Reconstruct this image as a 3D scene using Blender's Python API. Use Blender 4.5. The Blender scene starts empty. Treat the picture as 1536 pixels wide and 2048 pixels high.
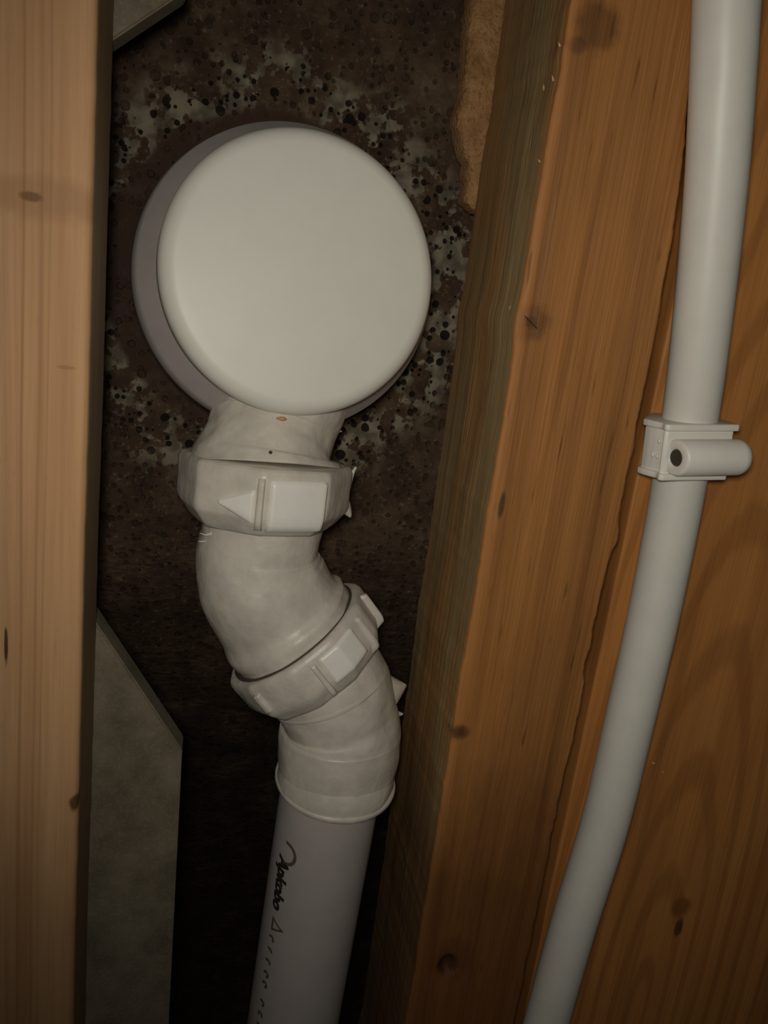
import bpy, bmesh, math, random
from mathutils import Vector, Matrix, noise

random.seed(7)
PI = math.pi
S = bpy.context.scene
C = S.collection

# ------------------------------------------------------------------ camera
# 1536 x 2048, focal length 1600 px.  World Z is plumb, world Y runs into the wall.
F = 1600.0
_dz = Vector((30 - 768, -(6900 - 1024), -F)); AZ = (-_dz).normalized()
_vy = 1024 - ((30 - 768) * (450 - 768) + F * F) / (6900 - 1024)
AY = Vector((450 - 768, -(_vy - 1024), -F)).normalized()
AX = AY.cross(AZ)
M = Matrix((AX, AY, AZ))                     # camera space -> world
cam = bpy.data.cameras.new('camera'); co = bpy.data.objects.new('camera', cam); C.objects.link(co)
cam.sensor_fit = 'VERTICAL'; cam.sensor_height = 36.0; cam.lens = 36.0 * F / 2048
cam.clip_start = 0.005; cam.clip_end = 20
co.matrix_world = M.to_4x4(); S.camera = co

S.view_settings.view_transform = 'Standard'; S.view_settings.look = 'None'
S.view_settings.gamma = 1.0; S.view_settings.use_curve_mapping = False
S.view_settings.exposure = 0.0

# ------------------------------------------------------------------ light
w = bpy.data.worlds.new('world'); S.world = w; w.use_nodes = True
w.node_tree.nodes['Background'].inputs[0].default_value = (0.9, 0.85, 0.8, 1)
w.node_tree.nodes['Background'].inputs[1].default_value = 0.012
ld = bpy.data.lights.new('hand_lamp', 'SPOT'); lo = bpy.data.objects.new('hand_lamp', ld); C.objects.link(lo)
lo.location = (-0.010, -0.01, 0.015)
ld.energy = 2.05; ld.color = (1.0, 0.955, 0.87); ld.shadow_soft_size = 0.013
ld.spot_size = math.radians(112); ld.spot_blend = 1.0
lo.rotation_euler = (Vector((0.122, 0.30, -0.056)) - lo.location).to_track_quat('-Z', 'Y').to_euler()


def P(px, py, Y):
    """where the sight line of a photo pixel meets the plane at depth Y into the wall"""
    r = M @ Vector(((px - 768) / F, -(py - 1024) / F, -1.0))
    return r * (Y / r.y)


def depth(p):
    return -(M.transposed() @ Vector(p)).z


def rad(px, p):
    return px * depth(p) / F


# ------------------------------------------------------------------ node helpers
def lin(c):
    c = c / 255.0
    return c / 12.92 if c <= 0.04045 else ((c + 0.055) / 1.055) ** 2.4


def rgb(r, g, b):
    return (lin(r), lin(g), lin(b), 1)


class NT:
    def __init__(self, name):
        self.m = bpy.data.materials.new(name); self.m.use_nodes = True
        self.t = self.m.node_tree; self.b = self.t.nodes['Principled BSDF']
        self.tc = self.t.nodes.new('ShaderNodeTexCoord')

    def n(self, kind, **kw):
        x = self.t.nodes.new('ShaderNode' + kind)
        for k, v in kw.items():
            setattr(x, k, v)
        return x

    def l(self, a, b):
        self.t.links.new(a, b)

    def setin(self, sock, v):
        if hasattr(v, 'is_output'):
            self.l(v, sock)
        else:
            sock.default_value = v

    def coord(self, scale=(1, 1, 1), rot=(0, 0, 0), loc=(0, 0, 0)):
        mp = self.n('Mapping'); mp.inputs['Scale'].default_value = scale
        mp.inputs['Rotation'].default_value = rot; mp.inputs['Location'].default_value = loc
        self.l(self.tc.outputs['Object'], mp.inputs['Vector']); return mp.outputs[0]

    def noise(self, vec, scale, detail=3, rough=0.5, dist=0.0):
        x = self.n('TexNoise'); self.l(vec, x.inputs['Vector'])
        x.inputs['Scale'].default_value = scale; x.inputs['Detail'].default_value = detail
        x.inputs['Roughness'].default_value = rough; x.inputs['Distortion'].default_value = dist
        return x.outputs[0]

    def ramp(self, fac, stops):
        x = self.n('ValToRGB'); self.l(fac, x.inputs[0]); e = x.color_ramp.elements
        e[0].position, e[0].color = stops[0]; e[1].position, e[1].color = stops[-1]
        for p, c in stops[1:-1]:
            q = e.new(p); q.color = c
        return x.outputs[0]

    def math(self, op, a, b=0.0, clamp=False):
        x = self.n('Math', operation=op); x.use_clamp = clamp
        self.setin(x.inputs[0], a); self.setin(x.inputs[1], b); return x.outputs[0]

    def step(self, v, lo, hi):
        x = self.n('MapRange'); x.interpolation_type = 'SMOOTHSTEP'
        self.setin(x.inputs[0], v); self.setin(x.inputs[1], lo); self.setin(x.inputs[2], hi)
        return x.outputs[0]

    def mix(self, fac, a, b, mode='MIX'):
        x = self.n('Mix', data_type='RGBA', blend_type=mode)
        self.setin(x.inputs[0], fac); self.setin(x.inputs[6], a); self.setin(x.inputs[7], b)
        return x.outputs[2]

    def ellip(self, centre, sc, wob=0.0, wscale=200):
        """0 at centre, 1 at the ellipsoid with half-axes sc"""
        vec = self.tc.outputs['Object']
        s = self.n('VectorMath', operation='SUBTRACT'); self.l(vec, s.inputs[0]); s.inputs[1].default_value = centre
        d = self.n('VectorMath', operation='DIVIDE'); self.l(s.outputs[0], d.inputs[0]); d.inputs[1].default_value = sc
        g = self.n('VectorMath', operation='LENGTH'); self.l(d.outputs[0], g.inputs[0])
        o = g.outputs['Value']
        if wob:
            nn = self.noise(self.coord(), wscale, 2)
            o = self.math('ADD', o, self.math('MULTIPLY', self.math('SUBTRACT', nn, 0.5), wob))
        return o

    def bump(self, h, strength, dist):
        x = self.n('Bump'); x.inputs['Strength'].default_value = strength
        x.inputs['Distance'].default_value = dist; self.l(h, x.inputs['Height'])
        self.l(x.outputs[0], self.b.inputs['Normal'])

    def out(self, col, rough=0.5, spec=0.5):
        self.setin(self.b.inputs['Base Color'], col); self.setin(self.b.inputs['Roughness'], rough)
        self.b.inputs['Specular IOR Level'].default_value = spec
        return self.m


def plastic(name, col, rough=0.4, mottle=0.06, bump=0.0, sss=0.0):
    t = NT(name); v = t.coord()
    n1 = t.noise(v, 70, 3); n2 = t.noise(v, 260, 3)
    c2 = tuple(x * (1 - mottle * 4) for x in col[:3]) + (1,)
    c = t.mix(t.step(t.math('ADD', t.math('MULTIPLY', n1, .7), t.math('MULTIPLY', n2, .3)), .40, .64), col, c2)
    if bump:
        t.bump(t.math('ADD', n1, t.math('MULTIPLY', n2, .4)), bump, 0.002)
    return t.out(c, rough, .45)


def wood(name, c_hi, c_mid, c_lo, fine=900, band=210, zs=0.035, knots=(), extra=None, rough=.6, bump=.35, tilt=0.0):
    t = NT(name)
    rot = (0, tilt, 0)
    v = t.coord((1, 1, zs), rot); v2 = t.coord((1, 1, zs * .45), rot)
    vf = t.coord((1, 1, .02), rot); vs = t.coord((1, 1, .25), rot)
    g = t.noise(v, band, 4, .55, .25); g2 = t.noise(v2, band * .38, 2, .5, .4)
    f = t.noise(vf, fine, 3, .6); sp = t.noise(vs, 900, 2, .6)
    s = t.math('ADD', t.math('MULTIPLY', g, .55), t.math('MULTIPLY', g2, .45))
    c = t.ramp(s, [(.36, c_lo), (.48, c_mid), (.62, c_hi)])
    c = t.mix(t.math('MULTIPLY', t.step(f, .44, .72), .40), c, c_lo)
    c = t.mix(t.math('MULTIPLY', t.step(sp, .6, .75), .25), c, c_lo)
    for (cc, sc, col, amt) in knots:
        d = t.ellip(cc, sc, .5, 260)
        c = t.mix(t.math('MULTIPLY', t.step(d, 1.15, .55), amt), c, col)
    if extra:
        c = extra(t, c, s)
    t.bump(t.math('ADD', t.math('MULTIPLY', f, .6), g), bump, 0.0012)
    return t.out(c, rough, .3)


# ------------------------------------------------------------------ mesh helpers
def link(name, me, mat=None, parent=None, smooth=True):
    o = bpy.data.objects.new(name, me); C.objects.link(o)
    if mat:
        me.materials.append(mat)
    if parent:
        o.parent = parent
    if smooth:
        for p in me.polygons:
            p.use_smooth = True
    return o


def from_bm(name, bm, mat, parent=None, smooth=True, sharp=None):
    bmesh.ops.recalc_face_normals(bm, faces=bm.faces)
    me = bpy.data.meshes.new(name); bm.to_mesh(me); bm.free()
    o = link(name, me, mat, parent, smooth)
    if sharp:
        try:
            me.set_sharp_from_angle(angle=math.radians(sharp))
        except Exception:
            pass
    return o


def tag(o, label=None, cat=None, group=None, kind=None):
    for k, v in (('label', label), ('category', cat), ('group', group), ('kind', kind)):
        if v:
            o[k] = v
    return o


def root(name, label, cat):
    o = bpy.data.objects.new(name, None); C.objects.link(o)
    o.empty_display_size = .02
    return tag(o, label, cat)


def frames(pts):
    """parallel-transported frames; u starts towards the camera (-Y)"""
    n = len(pts); T = []
    for i in range(n):
        a = pts[max(i - 1, 0)]; b = pts[min(i + 1, n - 1)]
        T.append((b - a).normalized())
    u = Vector((0, -1, 0)); out = []
    for t in T:
        u = (u - t * u.dot(t)).normalized(); out.append((t, u, t.cross(u)))
    return out


def loft(bm, pts, radii, seg=96, fr=None, mod=None, wob=0.0, wf=60, caps=True, seed=0):
    fr = fr or frames(pts); rings = []
    for i, (p, r) in enumerate(zip(pts, radii)):
        t, u, v = fr[i]; ring = []
        for k in range(seg):
            a = 2 * PI * k / seg
            q = (u * math.cos(a) + v * math.sin(a))
            rr = r
            if mod:
                rr = mod(i, a, r)
            co_ = p + q * rr
            if wob:
                co_ += q * wob * noise.noise(co_ * wf + Vector((seed, 0, 0)))
                co_ += q * wob * .5 * noise.noise(co_ * wf * 2.3 + Vector((seed, 5, 0)))
            ring.append(bm.verts.new(co_))
        rings.append(ring)
    for a, b in zip(rings[:-1], rings[1:]):
        for k in range(seg):
            bm.faces.new((a[k], a[(k + 1) % seg], b[(k + 1) % seg], b[k]))
    if caps:
        bm.faces.new(rings[0][::-1]); bm.faces.new(rings[-1])
    return rings


def catmull(ctrl, n):
    """ctrl rows of floats, dense resample"""
    out = []
    m = len(ctrl)
    for i in range(m - 1):
        p0 = ctrl[max(i - 1, 0)]; p1 = ctrl[i]; p2 = ctrl[i + 1]; p3 = ctrl[min(i + 2, m - 1)]
        for k in range(n):
            t = k / n
            out.append([.5 * ((2 * b) + (-a + c) * t + (2 * a - 5 * b + 4 * c - d) * t * t + (-a + 3 * b - 3 * c + d) * t ** 3)
                        for a, b, c, d in zip(p0, p1, p2, p3)])
    out.append(list(ctrl[-1]))
    return out


def box(bm, x0, x1, y0, y1, z0, z1, bev=0.0, seg=3):
    r = bmesh.ops.create_cube(bm, size=1.0)
    bmesh.ops.scale(bm, vec=(x1 - x0, y1 - y0, z1 - z0), verts=r['verts'])
    bmesh.ops.translate(bm, vec=((x0 + x1) / 2, (y0 + y1) / 2, (z0 + z1) / 2), verts=r['verts'])
    if bev:
        es = list({e for v in r['verts'] for e in v.link_edges})
        bmesh.ops.bevel(bm, geom=es, offset=bev, segments=seg, affect='EDGES', profile=.5)


def timber(name, x0, x1, y0, y1, z0, z1, arris, mat, parent=None, edge=None, face=None, nz=260, nx=40, ny=30):
    """an upright stick of timber: rounded cross-section swept up Z; edge(z) -> (dx_left, dx_right, arris_scale)"""
    bm = bmesh.new(); rings = []
    for i in range(nz + 1):
        z = z0 + (z1 - z0) * i / nz
        dl, dr, asc = edge(z) if edge else (0, 0, 1)
        a, b = x0 + dl, x1 + dr; r = arris * asc
        sec = []
        # front face left->right, with rounded arrises, then right side, back, left side
        for k in range(7):
            t = PI / 2 * k / 6
            sec.append((a + r - r * math.cos(t), y0 + r - r * math.sin(t)))
        for k in range(1, nx):
            sec.append((a + r + (b - a - 2 * r) * k / nx, y0))
        for k in range(7):
            t = PI / 2 * k / 6
            sec.append((b - r + r * math.sin(t), y0 + r - r * math.cos(t)))
        for k in range(1, 7):
            sec.append((b, y0 + r + (y1 - y0 - r) * k / 6))
        sec.append((a, y1))
        for k in range(1, ny):
            sec.append((a, y1 + (y0 + r - y1) * k / ny))
        ring = []
        for (x, y) in sec:
            p = Vector((x, y, z))
            if face:
                x, y = face(x, y, z)
            ring.append(bm.verts.new((x, y, z)))
        rings.append(ring)
    n = len(rings[0])
    for a, b in zip(rings[:-1], rings[1:]):
        for k in range(n):
            bm.faces.new((a[k], a[(k + 1) % n], b[(k + 1) % n], b[k]))
    bm.faces.new(rings[0]); bm.faces.new(rings[-1])
    return from_bm(name, bm, mat, parent, True, 40)


# ------------------------------------------------------------------ back wall (porous, stained)
WY = 0.372
RC = P(565, 540, WY)          # where the big pipe stub meets the wall


def wall_mat():
    t = NT('porous_wall'); v = t.coord(); vo = t.tc.outputs['Object']
    dist = t.ellip((RC.x, 0, RC.z), (1, 1000, 1), .0)
    wn = t.noise(v, 22, 3)
    rr = t.math('ADD', dist, t.math('MULTIPLY', t.math('SUBTRACT', wn, .5), .05))
    zd = t.ellip((RC.x - .004, 0, RC.z - .010), (1, 1000, 1), .0)
    zd = t.math('ADD', zd, t.math('MULTIPLY', t.math('SUBTRACT', wn, .5), .03))
    zone = t.math('MULTIPLY', t.step(rr, .055, .066), t.step(zd, .102, .084))
    zone2 = t.step(rr, .052, .062)
    big = t.noise(v, 40, 4, .6)
    base = t.ramp(big, [(.30, rgb(46, 34, 24)), (.5, rgb(68, 51, 37)), (.72, rgb(92, 75, 56))])
    sp = t.noise(v, 420, 3, .7)
    base = t.mix(t.math('MULTIPLY', t.step(sp, .56, .74), .55), base, rgb(128, 112, 92))
    # fine horizontal-ish streaks lower down
    st = t.noise(t.coord((.35, 1, 1.6), (0, .25, 0)), 330, 3, .6)
    sep = t.n('SeparateXYZ'); t.l(vo, sep.inputs[0])
    low = t.step(sep.outputs[2], -.08, -.15)
    base = t.mix(t.math('MULTIPLY', t.math('MULTIPLY', t.step(st, .42, .62), low), .6), base, rgb(40, 27, 19))
    base = t.mix(t.math('MULTIPLY', t.step(st, .60, .76), .30), base, rgb(116, 98, 78))
    pv = t.n('TexVoronoi'); pv.feature = 'F1'; t.l(t.coord((1, .05, 1)), pv.inputs['Vector']); pv.inputs['Scale'].default_value = 185
    pn = t.math('ADD', t.noise(t.coord(loc=(.61, 0, .43)), 78, 2, .5, .4), t.math('MULTIPLY', t.math('SUBTRACT', t.noise(v, 330, 3, .65), .5), .42))
    pn = t.math('ADD', pn, t.math('MULTIPLY', t.math('SUBTRACT', pv.outputs['Distance'], .45), .12))
    patch = t.math('MULTIPLY', t.step(pn, .50, .56), t.math('ADD', t.math('MULTIPLY', zone, .95), .04))
    gr = t.noise(v, 230, 3, .6)
    base = t.mix(t.math('MULTIPLY', t.step(gr, .48, .66), .40), base, rgb(40, 28, 19))
    skin = t.mix(t.step(t.noise(v, 150, 3), .35, .65), rgb(88, 81, 67), rgb(132, 123, 104))
    base = t.mix(t.math('MULTIPLY', patch, .92), base, skin)

    def pores(scale, lo, k, rnd=1.0):
        vo2 = t.n('TexVoronoi'); vo2.feature = 'F1'; t.l(t.coord((1, .05, 1)), vo2.inputs['Vector'])
        vo2.inputs['Scale'].default_value = scale; vo2.inputs['Randomness'].default_value = rnd
        s = t.n('SeparateColor'); t.l(vo2.outputs['Color'], s.inputs[0])
        thr = t.math('MULTIPLY', t.math('SUBTRACT', s.outputs[0], lo), k)
        d = t.math('ADD', vo2.outputs['Distance'], t.math('MULTIPLY', t.math('SUBTRACT', t.noise(v, 500, 2), .5), .12))
        return t.step(t.math('SUBTRACT', d, thr), .05, -.03)
    p1 = t.math('MULTIPLY', pores(185, .30, .60), t.math('MAXIMUM', zone, .34))
    p2 = t.math('MULTIPLY', pores(300, .35, .62), t.math('MAXIMUM', zone, .5))
    pr = t.math('MAXIMUM', p1, p2)
    pr = t.math('MULTIPLY', pr, zone2)
    base = t.mix(t.math('MULTIPLY', pr, .96), base, rgb(14, 8, 5))
    # smooth dark brown ring round the stub, set low and left
    sx = t.ellip((RC.x - .006, 0, RC.z - .007), (1, 1000, 1), .0)
    base = t.mix(t.math('MULTIPLY', t.step(t.math('ADD', sx, t.math('MULTIPLY', wn, .006)), .0755, .0715), .92), base, rgb(60, 43, 32))
    h = t.math('SUBTRACT', t.math('ADD', t.math('MULTIPLY', big, .5), t.math('MULTIPLY', sp, .25)), t.math('MULTIPLY', pr, 1.1))
    t.bump(h, .8, .0022)
    return t.out(base, .85, .2)


def wall_lean(z):
    return .35 * (1 - math.exp(-3.2 * max(0, -.13 - z) ** 1.35))      # wall shape bent back lower down so that it falls dark


bm = bmesh.new()
nx, nz = 130, 290
X0, X1, Z0, Z1 = -.36, .46, -1.5, .36
g = [[bm.verts.new((X0 + (X1 - X0) * i / nx, WY + wall_lean(Z0 + (Z1 - Z0) * j / nz) + .0022 * noise.noise(Vector((i * .22, j * .22, 0))) + .001 * noise.noise(Vector((i * .7, j * .7, 3))),
                    Z0 + (Z1 - Z0) * j / nz)) for j in range(nz + 1)] for i in range(nx + 1)]
for i in range(nx):
    for j in range(nz):
        bm.faces.new((g[i][j], g[i + 1][j], g[i + 1][j + 1], g[i][j + 1]))
ext = bmesh.ops.extrude_face_region(bm, geom=[e for e in bm.edges if e.is_boundary])
for v_ in [x for x in ext['geom'] if isinstance(x, bmesh.types.BMVert)]:
    v_.co.y = WY + .6
wall = tag(from_bm('wall_back', bm, wall_mat()), 'dark brown porous wall behind the white pipes', 'wall', kind='structure')

# ------------------------------------------------------------------ left batten
LK = P(62, 393, .262)
LK2 = P(12, 1292, .262)
LK3 = P(146, 1608, .262)
LK4 = P(132, 735, .262)


def lextra(t, c, s):
    d = t.ellip((LK.x + .002, .262, LK.z), (.024, .05, .0062), .9, 160)
    c = t.mix(t.math('MULTIPLY', t.step(d, 1.25, .5), .42), c, rgb(150, 108, 70))
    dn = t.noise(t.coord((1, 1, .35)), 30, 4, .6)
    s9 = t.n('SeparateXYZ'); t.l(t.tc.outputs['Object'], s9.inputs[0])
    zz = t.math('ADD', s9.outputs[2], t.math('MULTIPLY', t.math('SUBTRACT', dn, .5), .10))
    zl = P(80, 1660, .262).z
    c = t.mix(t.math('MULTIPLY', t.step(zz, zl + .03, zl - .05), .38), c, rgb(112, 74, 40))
    # two darker growth lines
    sep = t.n('SeparateXYZ'); t.l(t.tc.outputs['Object'], sep.inputs[0])
    wv = t.noise(t.coord((1, 1, .05)), 60, 2)
    for x, wd, a in ((P(38, 900, .262).x, .0009, .38), (P(72, 900, .262).x, .0012, .3), (P(90, 900, .262).x, .0007, .25), (P(10, 900, .262).x, .002, .2)):
        e = t.math('ABSOLUTE', t.math('ADD', t.math('SUBTRACT', sep.outputs[0], x), t.math('MULTIPLY', t.math('SUBTRACT', wv, .5), .008)))
        c = t.mix(t.math('MULTIPLY', t.step(e, wd, 0.0), a), c, rgb(128, 88, 56))
    c = t.mix(t.math('MULTIPLY', t.step(sep.outputs[1], .2642, .268), .85), c, rgb(122, 104, 80))
    return c


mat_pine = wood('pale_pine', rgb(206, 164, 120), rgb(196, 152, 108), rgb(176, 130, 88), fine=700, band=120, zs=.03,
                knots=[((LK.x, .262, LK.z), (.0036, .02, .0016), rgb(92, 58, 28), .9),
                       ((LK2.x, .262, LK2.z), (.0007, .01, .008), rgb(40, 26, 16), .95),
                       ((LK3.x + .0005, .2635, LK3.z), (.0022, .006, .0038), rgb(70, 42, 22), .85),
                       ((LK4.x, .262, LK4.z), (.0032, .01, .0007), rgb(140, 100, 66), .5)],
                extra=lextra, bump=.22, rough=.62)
LX = P(174, 800, .262).x
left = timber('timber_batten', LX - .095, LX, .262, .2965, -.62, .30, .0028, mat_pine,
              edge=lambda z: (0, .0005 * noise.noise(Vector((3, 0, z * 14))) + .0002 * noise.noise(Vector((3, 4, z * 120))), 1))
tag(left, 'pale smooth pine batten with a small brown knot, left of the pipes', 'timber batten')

# ------------------------------------------------------------------ grey board with a cut-out, behind the batten
t = NT('grey_board')
v = t.coord(); nA = t.noise(v, 60, 4, .6); nB = t.noise(v, 700, 2, .6)
c = t.ramp(nA, [(.3, rgb(92, 82, 66)), (.7, rgb(124, 114, 94))])
c = t.mix(t.math('MULTIPLY', t.step(nB, .45, .75), .25), c, rgb(150, 140, 122))
t.bump(nB, .15, .0006)
mat_board = t.out(c, .8, .25)
BY = .2972
outl = [P(380 - 18, 2048, BY), P(364, 1500, BY), P(172, 1212, BY)]
xl = P(215, 400, BY).x - .012
c0 = P(364, 1500, BY); c1 = P(176, 1222, BY); d0 = P(205, 94, BY); d1 = P(345, 0, BY)
sl = (c1 - c0); c1 = c0 + sl * ((xl - c0.x) / sl.x)
s2 = (d1 - d0); d0 = d0 + s2 * ((xl - d0.x) / s2.x); d1 = d0 + s2 * 1.6
xb = P(352, 2048, BY).x
poly = [(xl - .10, -.64), (xb, -.64), (c0.x, c0.z), (c1.x, c1.z), (d0.x, d0.z), (d1.x, d1.z), (d1.x, .32), (xl - .10, .32)]
bm = bmesh.new()
vs = [bm.verts.new((x, BY, z)) for x, z in poly]
fc = bm.faces.new(vs)
ex = bmesh.ops.extrude_face_region(bm, geom=[fc])
for q in [x for x in ex['geom'] if isinstance(x, bmesh.types.BMVert)]:
    q.co.y = BY + .0115
bmesh.ops.bevel(bm, geom=[e for e in bm.edges], offset=.0006, segments=2, affect='EDGES')
board = from_bm('wall_board', bm, mat_board, None, False)
tag(board, 'grey board with an angled cut-out, fixed behind the pale pine batten', 'board')

# ------------------------------------------------------------------ old stud in the middle
SY = .272
FX = P(1050, 570, SY).x; RX = P(1265, 900, SY).x
K1 = P(1062, 645, SY); K2 = P(915, 1465, SY); K3 = P(895, 1932, SY); K4 = P(1003, 1010, SY); K5 = P(1195, 55, SY)


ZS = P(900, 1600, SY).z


def sextra(t, c, s):
    sep = t.n('SeparateXYZ'); t.l(t.tc.outputs['Object'], sep.inputs[0])
    x, y, z = sep.outputs[0], sep.outputs[1], sep.outputs[2]
    # resin-dark face patches
    b = t.noise(t.coord((1, 1, .3)), 26, 3)
    c = t.mix(t.math('MULTIPLY', t.step(b, .5, .68), .35), c, rgb(120, 80, 42))
    # worn paler arris
    e = t.step(x, FX + .0045, FX + .0012)
    c = t.mix(t.math('MULTIPLY', e, .5), c, rgb(178, 118, 66))
    # grey-brown weathered side
    sd = t.noise(t.coord((1, 1, .2)), 40, 3, .6)
    side = t.mix(t.step(sd, .40, .62), rgb(152, 126, 86), rgb(160, 118, 72))
    sd2 = t.noise(t.coord((1, 1, .12)), 260, 3, .6)
    side = t.mix(t.math('MULTIPLY', t.step(sd2, .42, .68), .25), side, rgb(112, 86, 56))
    c = t.mix(t.math('MULTIPLY', t.step(y, SY + .0012, SY + .0030), t.step(x, FX + .0060, FX + .0035)), c, side)
    # darker reddish brown towards the bottom, with an uneven edge
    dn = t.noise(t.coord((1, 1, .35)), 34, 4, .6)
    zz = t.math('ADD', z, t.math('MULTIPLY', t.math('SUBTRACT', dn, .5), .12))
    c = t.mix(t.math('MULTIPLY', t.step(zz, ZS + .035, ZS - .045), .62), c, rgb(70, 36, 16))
    # dark grain flecks on the face
    fl = t.noise(t.coord((1, 1, .09)), 420, 2, .5)
    c = t.mix(t.math('MULTIPLY', t.step(fl, .66, .74), .55), c, rgb(84, 52, 26))
    # knot hearts
    for kk, col in ((K1, rgb(74, 46, 22)), (K2, rgb(60, 36, 18))):
        d = t.ellip((kk.x, SY, kk.z), (.0030, .02, .0030), .8, 500)
        c = t.mix(t.math('MULTIPLY', t.step(d, 1.1, .4), .65), c, col)
    # hairline split across the upper knot
    dk = t.n('VectorMath', operation='SUBTRACT'); t.l(t.tc.outputs['Object'], dk.inputs[0]); dk.inputs[1].default_value = (K1.x, 0, K1.z)
    s3 = t.n('SeparateXYZ'); t.l(dk.outputs[0], s3.inputs[0])
    ln = t.math('ABSOLUTE', t.math('ADD', t.math('MULTIPLY', s3.outputs[0], .7), s3.outputs[2]))
    cr = t.math('MULTIPLY', t.step(ln, .0004, .0001), t.step(t.math('ABSOLUTE', s3.outputs[0]), .0032, .0022))
    c = t.mix(cr, c, rgb(24, 14, 8))
    return c


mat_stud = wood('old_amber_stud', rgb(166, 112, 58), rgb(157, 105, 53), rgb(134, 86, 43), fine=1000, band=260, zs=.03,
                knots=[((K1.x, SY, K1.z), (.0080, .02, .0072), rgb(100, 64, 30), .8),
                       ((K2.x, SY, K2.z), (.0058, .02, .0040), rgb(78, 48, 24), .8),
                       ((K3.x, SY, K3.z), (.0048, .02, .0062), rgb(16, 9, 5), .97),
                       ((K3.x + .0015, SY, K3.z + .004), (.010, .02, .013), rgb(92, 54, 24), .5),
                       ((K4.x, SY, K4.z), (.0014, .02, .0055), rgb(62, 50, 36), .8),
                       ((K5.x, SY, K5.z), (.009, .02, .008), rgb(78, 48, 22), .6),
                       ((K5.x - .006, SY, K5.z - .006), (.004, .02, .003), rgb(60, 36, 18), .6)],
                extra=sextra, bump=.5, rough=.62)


def stud_edge(z):
    dl = .0006 * noise.noise(Vector((1, 0, z * 16))) + .0005 * noise.noise(Vector((1, 2, z * 60))) + .0003 * noise.noise(Vector((1, 4, z * 240)))
    dr = .0010 * noise.noise(Vector((8, 0, z * 22))) + .0007 * noise.noise(Vector((8, 3, z * 90))) + .0004 * noise.noise(Vector((8, 3, z * 300)))
    if z > .03:
        dr -= min((z - .03) * .12, .008)
    for zc, a in ((P(1220, 1070, SY).z, .0016), (P(1175, 1330, SY).z, -.0012), (P(1265, 900, SY).z, .0009)):
        dr += a * math.exp(-((z - zc) / .006) ** 2)
    for zc, a in ((K1.z, -.0012), (K3.z, .0006)):
        dl += a * math.exp(-((z - zc) / .007) ** 2)
    return dl, dr, 1.0


def stud_face(x, y, z):
    y2 = y
    if y < SY + .02:
        y2 += .0005 * noise.noise(Vector((x * 60, 0, z * 12))) + .0002 * noise.noise(Vector((x * 500, 0, z * 30)))
    dx, dz = x - K3.x, z - K3.z
    if y < SY + .01:
        y2 += .0035 * math.exp(-((dx / .0036) ** 2 + (dz / .005) ** 2) ** 2)
    if y > SY + .003 and x < FX + .003:      # left side, gently uneven
        x += .0006 * noise.noise(Vector((y * 90, 2, z * 20)))
    return x, y2


stud = root('wall_stud', 'amber weathered timber stud with knots, rising between the drain pipe and the thin curving pipe', 'timber stud')
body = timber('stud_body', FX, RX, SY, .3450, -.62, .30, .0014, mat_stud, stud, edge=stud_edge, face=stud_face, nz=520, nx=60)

# pale splinters lifted from the stud
mat_spl = wood('splinter_wood', rgb(200, 172, 130), rgb(180, 150, 110), rgb(150, 120, 84), bump=.1)
for (px, py, Y, L, a) in ((1093, 160, .2755, .0022, .3), (1062, 177, .2835, .0020, -.5), (1064, 322, .276, .0012, .5), (1000, 622, .283, .0030, -.7),
                          (1101, 90, .2745, .0016, .3)):
    p = P(px, py, Y); p.x = FX - .0002
    bm = bmesh.new()
    q = Vector((-.0004, math.sin(a), math.cos(a))).normalized()
    loft(bm, [p, p + q * L * .5 + Vector((-.0003, 0, 0)), p + q * L + Vector((-.0007, 0, 0))], [.0003, .00035, .00006], 8)
    from_bm('splinter', bm, mat_spl, stud)

# ------------------------------------------------------------------ rough chipboard remnant behind the stud
t = NT('rough_core'); v = t.coord(); a_ = t.noise(v, 90, 4, .7); b_ = t.noise(v, 600, 3, .7)
c = t.ramp(a_, [(.3, rgb(128, 92, 54)), (.7, rgb(176, 134, 90))])
c = t.mix(t.math('MULTIPLY', t.step(b_, .5, .68), .6), c, rgb(112, 80, 46))
t.bump(t.math('ADD', a_, b_), .8, .002)
mat_core = t.out(c, .85, .2)
RY = .3455
edge_px = [(948, -120), (945, 0), (938, 60), (931, 150), (924, 200), (916, 228), (921, 270), (930, 310), (938, 325), (936, 345), (936, 370), (932, 398), (942, 412), (956, 424)]
bm = bmesh.new(); left_pts = []
for (x, y) in catmull([[float(a), float(b)] for a, b in edge_px], 8):
    q = P(x + 1.4 * noise.noise(Vector((x * .1, y * .13, 0))) + 1.2 * noise.noise(Vector((1, y * .5, 0))), y, RY); left_pts.append(q)
xr_ = FX + .02
cols = 14; rows = []
for q in left_pts:
    row = []
    for k in range(cols):
        x = q.x + (xr_ - q.x) * (k / (cols - 1)) ** 1.5
        d = (k / (cols - 1)) ** 1.5 * (xr_ - q.x)
        y = RY + .0035 * math.exp(-d / .0012) + .0006 * noise.noise(Vector((x * 300, 0, q.z * 300)))
        row.append(bm.verts.new((x, y, q.z)))
    rows.append(row)
for a, b in zip(rows[:-1], rows[1:]):
    for k in range(cols - 1):
        bm.faces.new((a[k], a[k + 1], b[k + 1], b[k]))
ex = bmesh.ops.extrude_face_region(bm, geom=[e for e in bm.edges if e.is_boundary])
for q in [x for x in ex['geom'] if isinstance(x, bmesh.types.BMVert)]:
    q.co.y = RY + .012
rem = from_bm('broken_board', bm, mat_core)
tag(rem, 'rough tan broken board edge behind the top of the amber stud', 'board')

# ------------------------------------------------------------------ second timber, set back, carrying the thin pipe
TY = .290
T1 = P(1357, 1855, TY)


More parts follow.
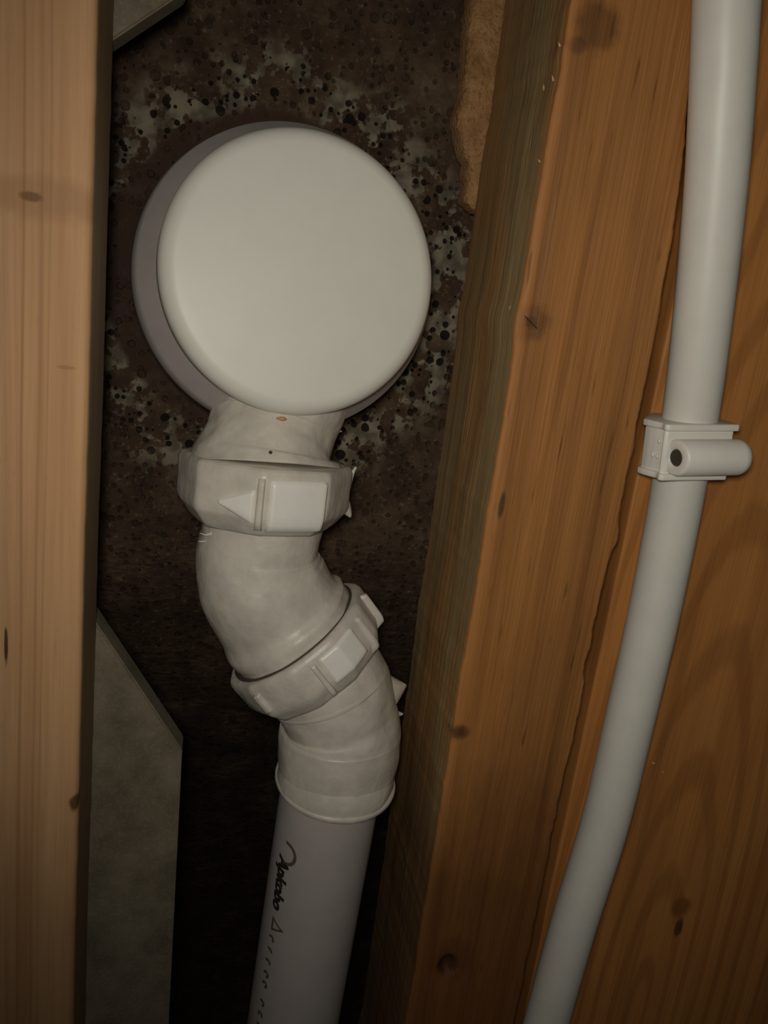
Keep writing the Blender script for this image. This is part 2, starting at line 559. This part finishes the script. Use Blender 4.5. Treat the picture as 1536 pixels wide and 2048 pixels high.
def textra(t, c, s):
    d = t.ellip((T1.x - .01, TY, T1.z + .0), (.05, .1, .16), .4, 30)
    wv = t.n('TexWave'); wv.wave_type = 'RINGS'; wv.rings_direction = 'Y'
    mp = t.n('Mapping'); t.l(t.tc.outputs['Object'], mp.inputs[0]); mp.inputs['Location'].default_value = (-T1.x + .012, 0, (-T1.z + .05) * .16)
    mp.inputs['Scale'].default_value = (1, 1, .16)
    t.l(mp.outputs[0], wv.inputs['Vector']); wv.inputs['Scale'].default_value = 34; wv.inputs['Distortion'].default_value = 2.2
    wv.inputs['Detail'].default_value = 2; wv.inputs['Detail Scale'].default_value = 1.2
    return t.mix(t.math('MULTIPLY', t.step(wv.outputs[1], .55, .95), .38), c, rgb(128, 80, 38))


mat_second = wood('amber_timber', rgb(192, 131, 69), rgb(179, 119, 61), rgb(148, 97, 49), fine=900, band=90, zs=.03,
                  knots=[((T1.x, TY, T1.z), (.0026, .02, .0060), rgb(44, 26, 12), .9),
                         ((T1.x - .002, TY, T1.z + .012), (.006, .02, .007), rgb(86, 52, 24), .6)],
                  extra=textra, bump=.25, rough=.6)
SX = P(1265, 900, TY).x + .0046
second = root('timber_post', 'wide amber timber set back on the right, with the thin pipe clipped on its face', 'timber post')
timber('post_body', SX, SX + .16, TY, .345, -.62, .30, .0012, mat_second, second,
       edge=lambda z: (.0003 * noise.noise(Vector((5, 0, z * 40))), 0, 1), nz=160)
for (px, py, dx, dz) in ((1303, 1524, .0022, -.0008), (1324, 1542, .0016, -.0012)):
    p = P(px, py, TY - .0003); bm = bmesh.new()
    loft(bm, [p, p + Vector((dx * .5, -.0006, dz * .5)), p + Vector((dx, -.0002, dz))], [.0002, .0005, .0001], 8)
    from_bm('splinter', bm, mat_spl, second)

# ------------------------------------------------------------------ drain assembly
mat_cap = plastic('white_cap_plastic', rgb(214, 211, 198), .45, .006)
mat_fit = plastic('white_fitting_plastic', rgb(202, 194, 180), .42, .035, .30)
mat_bare = plastic('bare_white_plastic', rgb(226, 223, 212), .36, .01, .1)
mat_film = plastic('grey_white_body', rgb(186, 176, 170), .5, .02)
mat_pipe = plastic('grey_white_pipe', rgb(178, 169, 163), .42, .012)
drain = root('drain_pipe', 'thick white waste pipe with round end cap and two ribbed nuts', 'drain pipe')

CF = P(609, 549, .298); CB = P(571, 568, .333)
ax = (CB - CF).normalized(); rc = rad(283, CF); rb = rad(296, CB)
aL = (CB - CF).length
# cap: rounded disc
prof = []
er = .0062
for k in range(14):
    prof.append((0.0 if k else 0.0, 0.0002 + (rc - er) * k / 13))
for k in range(1, 17):
    a = PI / 2 * k / 16
    prof.append((er - er * math.cos(a), rc - er + er * math.sin(a)))
prof += [(.012, rc), (.0135, rc - .0008), (.0135, rc - .006)]
bm = bmesh.new(); pts = [CF + ax * (d - .0009 * (1 - min(r / rc, 1) ** 2)) for d, r in prof]
u0 = (Vector((0, 0, 1)) - ax * ax.z).normalized(); fr1 = (ax, u0, ax.cross(u0))
loft(bm, pts, [r for d, r in prof], 160, [fr1] * len(pts))
from_bm('end_cap', bm, mat_cap, drain, True, 50)
# stub behind the cap, widening to its socket and on into the wall
bm = bmesh.new()
prof = [(.009, rc - .0065), (.0115, rc - .0006), (.016, rc + .0002), (aL * .62, rb - .0022), (aL * .9, rb - .0004), (aL, rb), (aL + .0015, rb - .0004), (aL + .003, rb - .002), (aL + .0035, rb - .006), (aL + .05, rb - .006)]
loft(bm, [CF + ax * d for d, r in prof], [r for d, r in prof], 160, [fr1] * len(prof))
from_bm('pipe_stub', bm, mat_film, drain, True, 40)


def chain(rows, n=8):
    rs = catmull([[float(q) for q in r] for r in rows], n)
    pts = [P(a, b, Y) for a, b, Y, h in rs]
    return pts, [rad(h, p) for p, (a, b, Y, h) in zip(pts, rs)]


# neck
pts, rr = chain([(566, 745, .330, 134), (560, 790, .325, 134), (557, 818, .323, 134), (549, 850, .321, 126), (539, 880, .318, 127), (533, 900, .316, 133), (530, 915, .315, 144), (529, 932, .314, 152)])
bm = bmesh.new(); loft(bm, pts, rr, 160, wob=.0009, wf=75, seed=3); from_bm('neck', bm, mat_fit, drain)
# upper elbow
pts, rr = chain([(526, 1040, .313, 120), (521, 1075, .312, 118), (517, 1100, .312, 121), (517, 1125, .312, 123), (524, 1158, .312, 127), (541, 1195, .312, 128), (558, 1222, .312, 128), (569, 1238, .312, 137), (580, 1252, .312, 136), (588, 1264, .312, 134), (592, 1269, .312, 134)], 8)
bm = bmesh.new(); loft(bm, pts, rr, 128, wob=.0009, wf=48, seed=9); from_bm('elbow', bm, mat_fit, drain)
# lower elbow with socket
pts, rr = chain([(634, 1322, .312, 112), (650, 1350, .311, 117), (662, 1375, .311, 121), (671, 1398, .310, 118), (678, 1425, .310, 115), (680, 1440, .310, 119), (679, 1462, .310, 122), (677, 1500, .309, 120), (674, 1535, .309, 117), (672, 1552, .308, 118), (671, 1558, .308, 119)], 8)
bm = bmesh.new(); loft(bm, pts, rr, 128, wob=.0009, wf=52, seed=21); low = from_bm('elbow', bm, mat_fit, drain)
pe = pts[-1]; d_ = (pts[-1] - pts[-6]).normalized(); r_e = rr[-1]
bm = bmesh.new(); prof = [(-.002, r_e - .0012), (-.0016, r_e + .0001), (-.0008, r_e + .0005), (.0006, r_e + .0004), (.0012, r_e - .0002), (.0013, r_e - .002)]
loft(bm, [pe + d_ * a for a, r in prof], [r for a, r in prof], 128, [frames([pe, pe + d_])[0]] * len(prof), caps=True, wob=.0002)
from_bm('socket_rim', bm, mat_fit, low)
# straight pipe
PA = P(664, 1560, .306); PB = P(585, 2048, .310)
pd = (PB - PA).normalized(); pr_ = rad(99, P(657, 1612, .306))
bm = bmesh.new(); n_ = 40; L_ = .32
pts = [PA - pd * .02 + pd * (L_ * k / n_) for k in range(n_ + 1)]
loft(bm, pts, [pr_] * len(pts), 128); pipe = from_bm('straight_pipe', bm, mat_pipe, drain, True, 40)


# nuts
def nut(c, a, R, hgt, flats, phase, ribs, panels, endr=.80):
    t_, u_, v_ = frames([c - a, c + a])[0]
    prof = [(-.5, .78), (-.5, .955), (-.47, .98), (-.40, 1.0), (.14, 1.0), (.22, .985), (.47, endr + .03), (.5, endr), (.5, endr - .1)]
    ds = []
    for (a0, r0), (a1, r1) in zip(prof[:-1], prof[1:]):
        for k in range(4):
            ds.append((a0 + (a1 - a0) * k / 4, r0 + (r1 - r0) * k / 4))
    ds.append(prof[-1])

    def mod(i, ang, r):
        if not flats:
            return r
        s = 2 * PI / flats; m = ((ang - phase) % s) - s / 2
        poly = math.cos(s / 2) / math.cos(m)
        f = 1 + (poly - 1) * .75
        return r * f / (1 - .0)
    bm = bmesh.new()
    loft(bm, [c + t_ * (hgt * d) for d, r in ds], [R * r for d, r in ds], 144, [(t_, u_, v_)] * len(ds), mod=mod, wob=.0006, wf=70, seed=4)
    o = from_bm('compression_nut', bm, mat_fit, drain)

    def prf(tz):
        q = tz / hgt
        for (a0, r0), (a1, r1) in zip(prof[:-1], prof[1:]):
            if a0 <= q <= a1 and a1 > a0:
                return r0 + (r1 - r0) * (q - a0) / (a1 - a0)
        return 1.0

    def patch(name, t0, t1, a0, a1, rise, taper=0.0, nseg=14, nt=8, edge=.25):
        bm = bmesh.new(); g = []
        for i in range(nt + 1):
            f = i / nt; row = []
            for k in range(nseg + 1):
                h = k / nseg
                aa = a0 + (a1 - a0) * h
                aa0 = aa; sh = min(1, min(h, 1 - h) / edge, min(f, 1 - f) / .12) if 0 < h < 1 and 0 < f < 1 else 0
                rr_ = mod(0, aa, R) * (prf(t0 + (t1 - t0) * f) * .35 + .65) * (1 - .015) + rise * (math.sin(sh * PI / 2)) * 1 + .0008 - (.0026 if sh == 0 else 0)
                zz = t0 + (t1 - t0) * f
                if taper:
                    zz = (t0 + t1) / 2 + (zz - (t0 + t1) / 2) * (1 - taper * (1 - h))
                row.append(bm.verts.new(c + t_ * zz + (u_ * math.cos(aa) + v_ * math.sin(aa)) * rr_))
            g.append(row)
        for i in range(nt):
            for k in range(nseg):
                bm.faces.new((g[i][k], g[i][k + 1], g[i + 1][k + 1], g[i + 1][k]))
        return from_bm(name, bm, mat_bare if name == 'grip_panel' else mat_fit, o)
    for (ang, t0, t1, wd, rise) in ribs:
        patch('rib', t0 * hgt, t1 * hgt, ang - wd / R / 2, ang + wd / R / 2, rise, 0, 8, 12, .3)
    for (aa, ab, t0, t1, rise, tp) in panels:
        patch('grip_panel', t0 * hgt, t1 * hgt, aa, ab, rise, tp, 26, 12, .08)
    return o


def ang_of(c, a, px, R):
    """angle round the nut of the front surface seen at photo column px"""
    t_, u_, v_ = frames([c - a, c + a])[0]
    best = min(range(-90, 91), key=lambda q: abs(px_of(c + (u_ * math.cos(math.radians(q)) + v_ * math.sin(math.radians(q))) * R) - px))
    return math.radians(best)


def px_of(p):
    q = M.transposed() @ Vector(p)
    return 768 + F * q.x / -q.z


n1 = P(529, 979, .314); a1 = (P(520, 1045, .3125) - P(532, 925, .3145)).normalized()
R1 = rad(168, n1) * 1.02
g_ = lambda px: ang_of(n1, a1, px, R1)
ph1 = g_(655)
nut(n1, a1, R1, .0258, 8, ph1,
    [(g_(519), -.42, .40, .0034, .0016)],
    [(g_(535), g_(652), -.40, .42, .0011, 0), (g_(430), g_(508), -.24, .34, .0009, .94)])
n2 = P(617, 1301, .312); a2 = (P(648, 1339, .3115) - P(586, 1260, .3125)).normalized()
R2 = rad(158, n2)
nut(n2, a2, R2, .0225, 10, .15,
    [(-.12, -.40, .44, .0030, .0015), (-.95, -.40, .44, .0030, .0015), (.72, -.36, .12, .0034, .0012), (-1.45, -.42, .36, .0028, .0022)],
    [(-.80, -.20, -.38, .28, .0008, 0)], .86)
# dark seam where the elbow enters the lower nut
t = NT('dark_seam'); mat_seam = t.out(rgb(70, 60, 48), .8)
sp_ = n2 - a2 * .0115
bm = bmesh.new(); prof = [(-.0004, rr[0])]
rs_ = rad(134, n2)
rs_ = rs_ + .0012
prof = [(-.0005, rs_ - .002), (-.0003, rs_), (.0002, rs_), (.0004, rs_ - .002)]
loft(bm, [sp_ + a2 * a for a, r in prof], [r for a, r in prof], 128, [frames([n2 - a2, n2 + a2])[0]] * len(prof))
from_bm('seam', bm, mat_seam, drain)


def wisp(pts_, radii_, parent=drain, mat=mat_fit):
    bm = bmesh.new(); rs = catmull([list(p) + [r] for p, r in zip(pts_, radii_)], 5)
    loft(bm, [Vector(r[:3]) for r in rs], [max(r[3], .00008) for r in rs], 10, wob=.0002, wf=400)
    return from_bm('moulding_flash', bm, mat, parent)


Y_ = .314
wisp([P(664, 992, Y_), P(686, 968, Y_), P(702, 950, Y_), P(712, 934, Y_)], [.0052, .0040, .0012, .0006])
wisp([P(672, 990, Y_), P(688, 1012, Y_), P(701, 1034, Y_)], [.0040, .0030, .0005])
wisp([P(738, 1392, .311), P(780, 1380, .311), P(813, 1370, .311)], [.0130, .0078, .0004])
wisp([P(780, 1425, .310), P(795, 1428, .310), P(806, 1428, .310)], [.0030, .0016, .0003])
wisp([P(425, 1066, .300), P(412, 1070, .300), P(400, 1066, .300)], [.0008, .0005, .0001])
wisp([P(412, 1082, .302), P(404, 1083, .302), P(397, 1083, .302)], [.0006, .0004, .0001])
wisp([P(670, 850, .321), P(676, 862, .321), P(684, 862, .321)], [.0009, .0006, .0001])

t = NT('orange_smear'); mat_or = t.out(rgb(176, 128, 86), .6)
t = NT('dirt_speck'); mat_ds = t.out(rgb(60, 50, 40), .8)
bm = bmesh.new(); bmesh.ops.create_icosphere(bm, subdivisions=2, radius=.0007)
dg_ = bpy.context.evaluated_depsgraph_get(); dg_.update()
dirn = P(541, 905, 1.0).normalized(); hit, loc_, nrm_, _i, _o, _m = S.ray_cast(dg_, Vector((0, 0, 0)), dirn)
for v_ in bm.verts:
    v_.co += loc_ if hit else P(541, 905, .29)
from_bm('dirt_speck', bm, mat_ds, drain)
hit, loc_, nrm_, _i, _o, _m = S.ray_cast(dg_, Vector((0, 0, 0)), P(563, 838, 1.0).normalized())
bm = bmesh.new(); bmesh.ops.create_icosphere(bm, subdivisions=3, radius=1.0)
for v_ in bm.verts:
    v_.co = Vector((v_.co.x * .0019, v_.co.y * .0006, v_.co.z * .0009)) * (1 + .3 * noise.noise(v_.co * 2)) + (loc_ if hit else P(563, 838, .3))
from_bm('adhesive_speck', bm, mat_or, drain)

# printed marking along the straight pipe
t = NT('print_ink'); mat_ink = t.out(rgb(36, 27, 20), .7)
t = NT('faded_ink'); mat_ink2 = t.out(rgb(92, 80, 66), .7)
pf = frames([PA, PB])[0]


def wrap_mesh(name, polys, s0, ang0, mat, lift=.00012):
    """flat polygons (u along the pipe downwards, v round it) laid on the pipe's surface"""
    bm = bmesh.new()
    for vs_, fs_ in polys:
        bv = [bm.verts.new((uu, vv, 0)) for (uu, vv) in vs_]
        for f in fs_:
            try:
                bm.faces.new([bv[i] for i in f])
            except ValueError:
                pass
    bmesh.ops.triangulate(bm, faces=bm.faces)
    for _k in range(5):
        es = [e for e in bm.edges if e.calc_length() > .0009]
        if not es:
            break
        bmesh.ops.subdivide_edges(bm, edges=es, cuts=1)
        bmesh.ops.triangulate(bm, faces=bm.faces)
    for q in bm.verts:
        a = ang0 + q.co.y / pr_
        q.co = PA + pd * (s0 + q.co.x) + (pf[1] * math.cos(a) + pf[2] * math.sin(a)) * (pr_ + lift)
    return from_bm(name, bm, mat, pipe, False)


def text_polys(s, size, shear=.2, off=.03):
    cu = bpy.data.curves.new('marking', 'FONT'); cu.body = s; cu.size = size; cu.shear = shear; cu.offset = size * off
    cu.resolution_u = 3
    o = bpy.data.objects.new('marking', cu); C.objects.link(o)
    dg = bpy.context.evaluated_depsgraph_get(); dg.update()
    me = o.evaluated_get(dg).to_mesh()
    r = [([(v.co.x, v.co.y) for v in me.vertices], [tuple(p.vertices) for p in me.polygons])]
    o.evaluated_get(dg).to_mesh_clear(); bpy.data.objects.remove(o); bpy.data.curves.remove(cu)
    return r


def along(py):                       # distance down the pipe of a photo row
    best = min((abs(py_of(PA + pd * (k * .0005)) - py), k * .0005) for k in range(600)); return best[1] - .0098


def py_of(p):
    q = M.transposed() @ Vector(p)
    return 1024 - F * q.y / -q.z


sgn = 1 if px_of(PA + pf[2] * .01) > px_of(PA) else -1


def flip(polys):
    return [([(u, v * sgn) for u, v in vs_], fs_) for vs_, fs_ in polys]


def ring_poly(r0, r1, a0, a1, n=20, cx=0, cy=0):
    vs_, fs_ = [], []
    for k in range(n + 1):
        a = a0 + (a1 - a0) * k / n
        vs_ += [(cx + r0 * math.cos(a), cy + r0 * math.sin(a)), (cx + r1 * math.cos(a), cy + r1 * math.sin(a))]
    for k in range(n):
        fs_.append((2 * k, 2 * k + 1, 2 * k + 3, 2 * k + 2))
    return [(vs_, fs_)]


BA = sgn * math.radians(-63)
wrap_mesh('printed_marking', flip(text_polys('Apkobo', .0086, .12, .06)), along(1712), BA, mat_ink)
wrap_mesh('printed_marking', flip(ring_poly(.0044, .0060, -.2, 3.3, 24, .0052, .0036)), along(1682), BA, mat_ink2)
tri = [([(0, .001), (.0078, .001), (.0039, .0088), (.0018, .0022), (.0060, .0022), (.0039, .0066)], [(0, 1, 4, 3), (1, 2, 5, 4), (2, 0, 3, 5)])]
wrap_mesh('printed_marking', flip(tri), along(1826), BA, mat_ink2)
blobs = []
for k, s_ in enumerate((1868, 1890, 1912, 1935, 1955, 1990, 2012, 2034)):
    u = along(s_) - along(1868)
    blobs += ring_poly(.0006, .0020, random.uniform(0, 2), random.uniform(4.2, 5.8), 12, u, .0022)
wrap_mesh('printed_marking', flip(blobs), along(1868), BA, mat_ink2)

# ------------------------------------------------------------------ thin white pipe
mat_thin = plastic('white_thin_pipe', rgb(214, 210, 198), .45, .008)
ctl = [(1462, -200, .2605), (1453, 0, .2612), (1440, 250, .2640), (1429, 400, .2665), (1409, 600, .2700), (1385, 800, .2745), (1358, 965, .2775), (1341, 1060, .2780),
       (1303, 1248, .2780), (1257, 1448, .2780), (1209, 1648, .2780), (1147, 1848, .2780), (1091, 2048, .2780), (1020, 2300, .2780)]
rs = catmull([[float(a), float(b), c] for a, b, c in ctl], 10)
pts = [P(a, b, c) for a, b, c in rs]
bm = bmesh.new(); RT = .0103
loft(bm, pts, [RT] * len(pts), 96)
dent = P(1405, 140, .255)
for v_ in bm.verts:                         # the small nick near the top
    d2 = (v_.co - dent).length
    if d2 < .012:
        v_.co += Vector((.0006, .0006, 0)) * math.exp(-(d2 / .004) ** 2)
thin = root('water_pipe', 'slim white plastic pipe curving down over the amber timber on the right', 'water pipe')
from_bm('pipe_tube', bm, mat_thin, thin)

# ------------------------------------------------------------------ pipe clip
clip = root('pipe_clip', 'white plastic clip with a round barrel, holding the slim pipe to the timber', 'pipe clip')
mat_clip = plastic('white_clip_plastic', rgb(222, 218, 206), .42, .01)
zc = P(1370, 910, .2700).z
xa = P(1288, 905, .2885).x; xb_ = P(1470, 862, .268).x
print('clip', xa, xb_, zc, 'pipe', [tuple(round(q, 4) for q in p) for p in pts if abs(p.z - zc) < .006][:2], 'FX', FX, 'RX', RX, 'SX', SX)
hz = .0106
zc = P(1460, 909, .264).z


def prism(bm, outline, z0, z1, bev):
    vs_ = [bm.verts.new((x, y, z0)) for x, y in outline]
    f = bm.faces.new(vs_)
    e = bmesh.ops.extrude_face_region(bm, geom=[f])
    nv = [q for q in e['geom'] if isinstance(q, bmesh.types.BMVert)]
    for q in nv:
        q.co.z = z1
    es = list({ed for q in vs_ + nv for ed in q.link_edges})
    bmesh.ops.bevel(bm, geom=es, offset=bev, segments=3, affect='EDGES', profile=.5)


def clip_outline(i):
    x0, x1, x2 = P(1290, 900, .290).x, P(1286, 900, .274).x, P(1322, 905, .264).x
    return [(x0 + i, .290), (x1 + i, .2765), (x1 + .0004 + i, .2735), (x1 + .0014 + i, .2705), (x1 + .0028 + i, .2672), (x2 + .0004 + i * .5, .2640 + i), (x2 + .0018 + i * .5, .2630 + i), (xb_ - .0008 - i, .2630 + i),
            (xb_ - i, .2650 + i), (xb_ - i, .290)]


bm = bmesh.new()
prism(bm, clip_outline(0), zc + hz - .0026, zc + hz, .0007)
prism(bm, [(x - (.0022 if x > .185 else 0), y) for x, y in clip_outline(0)], zc - hz, zc - hz + .0026, .0007)
prism(bm, clip_outline(.0013), zc - hz + .0008, zc + hz - .0008, .0005)
from_bm('clip_body', bm, mat_clip, clip, True, 35)
# barrel
bl = P(1346, 914, .2610); br_ = P(1496, 912, .2610)
rbar = rad(37, bl)
x0b, x1b = bl.x, br_.x
rbore = rbar * .46
prof = [(.004, .0001), (.004, rbore), (.0006, rbore), (.0001, rbore + .0004), (0, rbore + .0010), (0, rbar - .0009), (.0003, rbar - .0003), (.0010, rbar)]
Lb = x1b - x0b
for k in range(0, 13):
    a = PI / 2 * k / 12
    prof.append((Lb - .0050 + .0050 * math.sin(a), rbar - .0050 + .0050 * math.cos(a)))
prof.append((Lb, .0002))
fx = (Vector((1, 0, 0)), Vector((0, -1, 0)), Vector((0, 0, -1)))
base_b = Vector((x0b, .2612, bl.z + .0010))
def slant(bm):                     # the bored end is cut at an angle
    for q in bm.verts:
        if q.co.x < x0b + .0045:
            q.co.x += .24 * (base_b.y - q.co.y) + .0008


bm = bmesh.new(); loft(bm, [base_b + Vector((a, 0, 0)) for a, r in prof], [r for a, r in prof], 64, [fx] * len(prof), caps=True); slant(bm)
from_bm('barrel', bm, mat_clip, clip, True, 50)
t = NT('dark_bore'); mat_bore = t.out(rgb(58, 52, 44), .7)  # dark disc fills the bore, the shade of the hole put in as colour
bm = bmesh.new(); loft(bm, [base_b + Vector((.0008, 0, 0)), base_b + Vector((.0038, 0, 0))], [rbore * .98] * 2, 40, [fx] * 2); slant(bm)
from_bm('bore_shade', bm, mat_bore, clip, True, 40)['label'] = 'dark disc painted as the shaded hole in the barrel'
bm = bmesh.new()
for (dx, dy, dz) in ((.0030, .0065, .0035), (.0022, .0085, -.0020), (.0030, .0065, -.0022)):
    bmesh.ops.create_uvsphere(bm, u_segments=10, v_segments=8, radius=.0006, matrix=Matrix.Translation((P(1286, 900, .274).x + dx - .0002, .2615 + dy, zc + dz)) @ Matrix.Scale(1.6, 4, (0, 0, 1)))
from_bm('size_mark', bm, mat_clip, clip)

# the clip sits square to the leaning pipe
piv = Vector((P(1380, 906, .275).x, .275, P(1380, 906, .275).z))
RM = Matrix.Translation(piv) @ Matrix.Rotation(math.radians(-5), 4, 'Y') @ Matrix.Translation(-piv)
for ch in clip.children:
    ch.data.transform(RM)
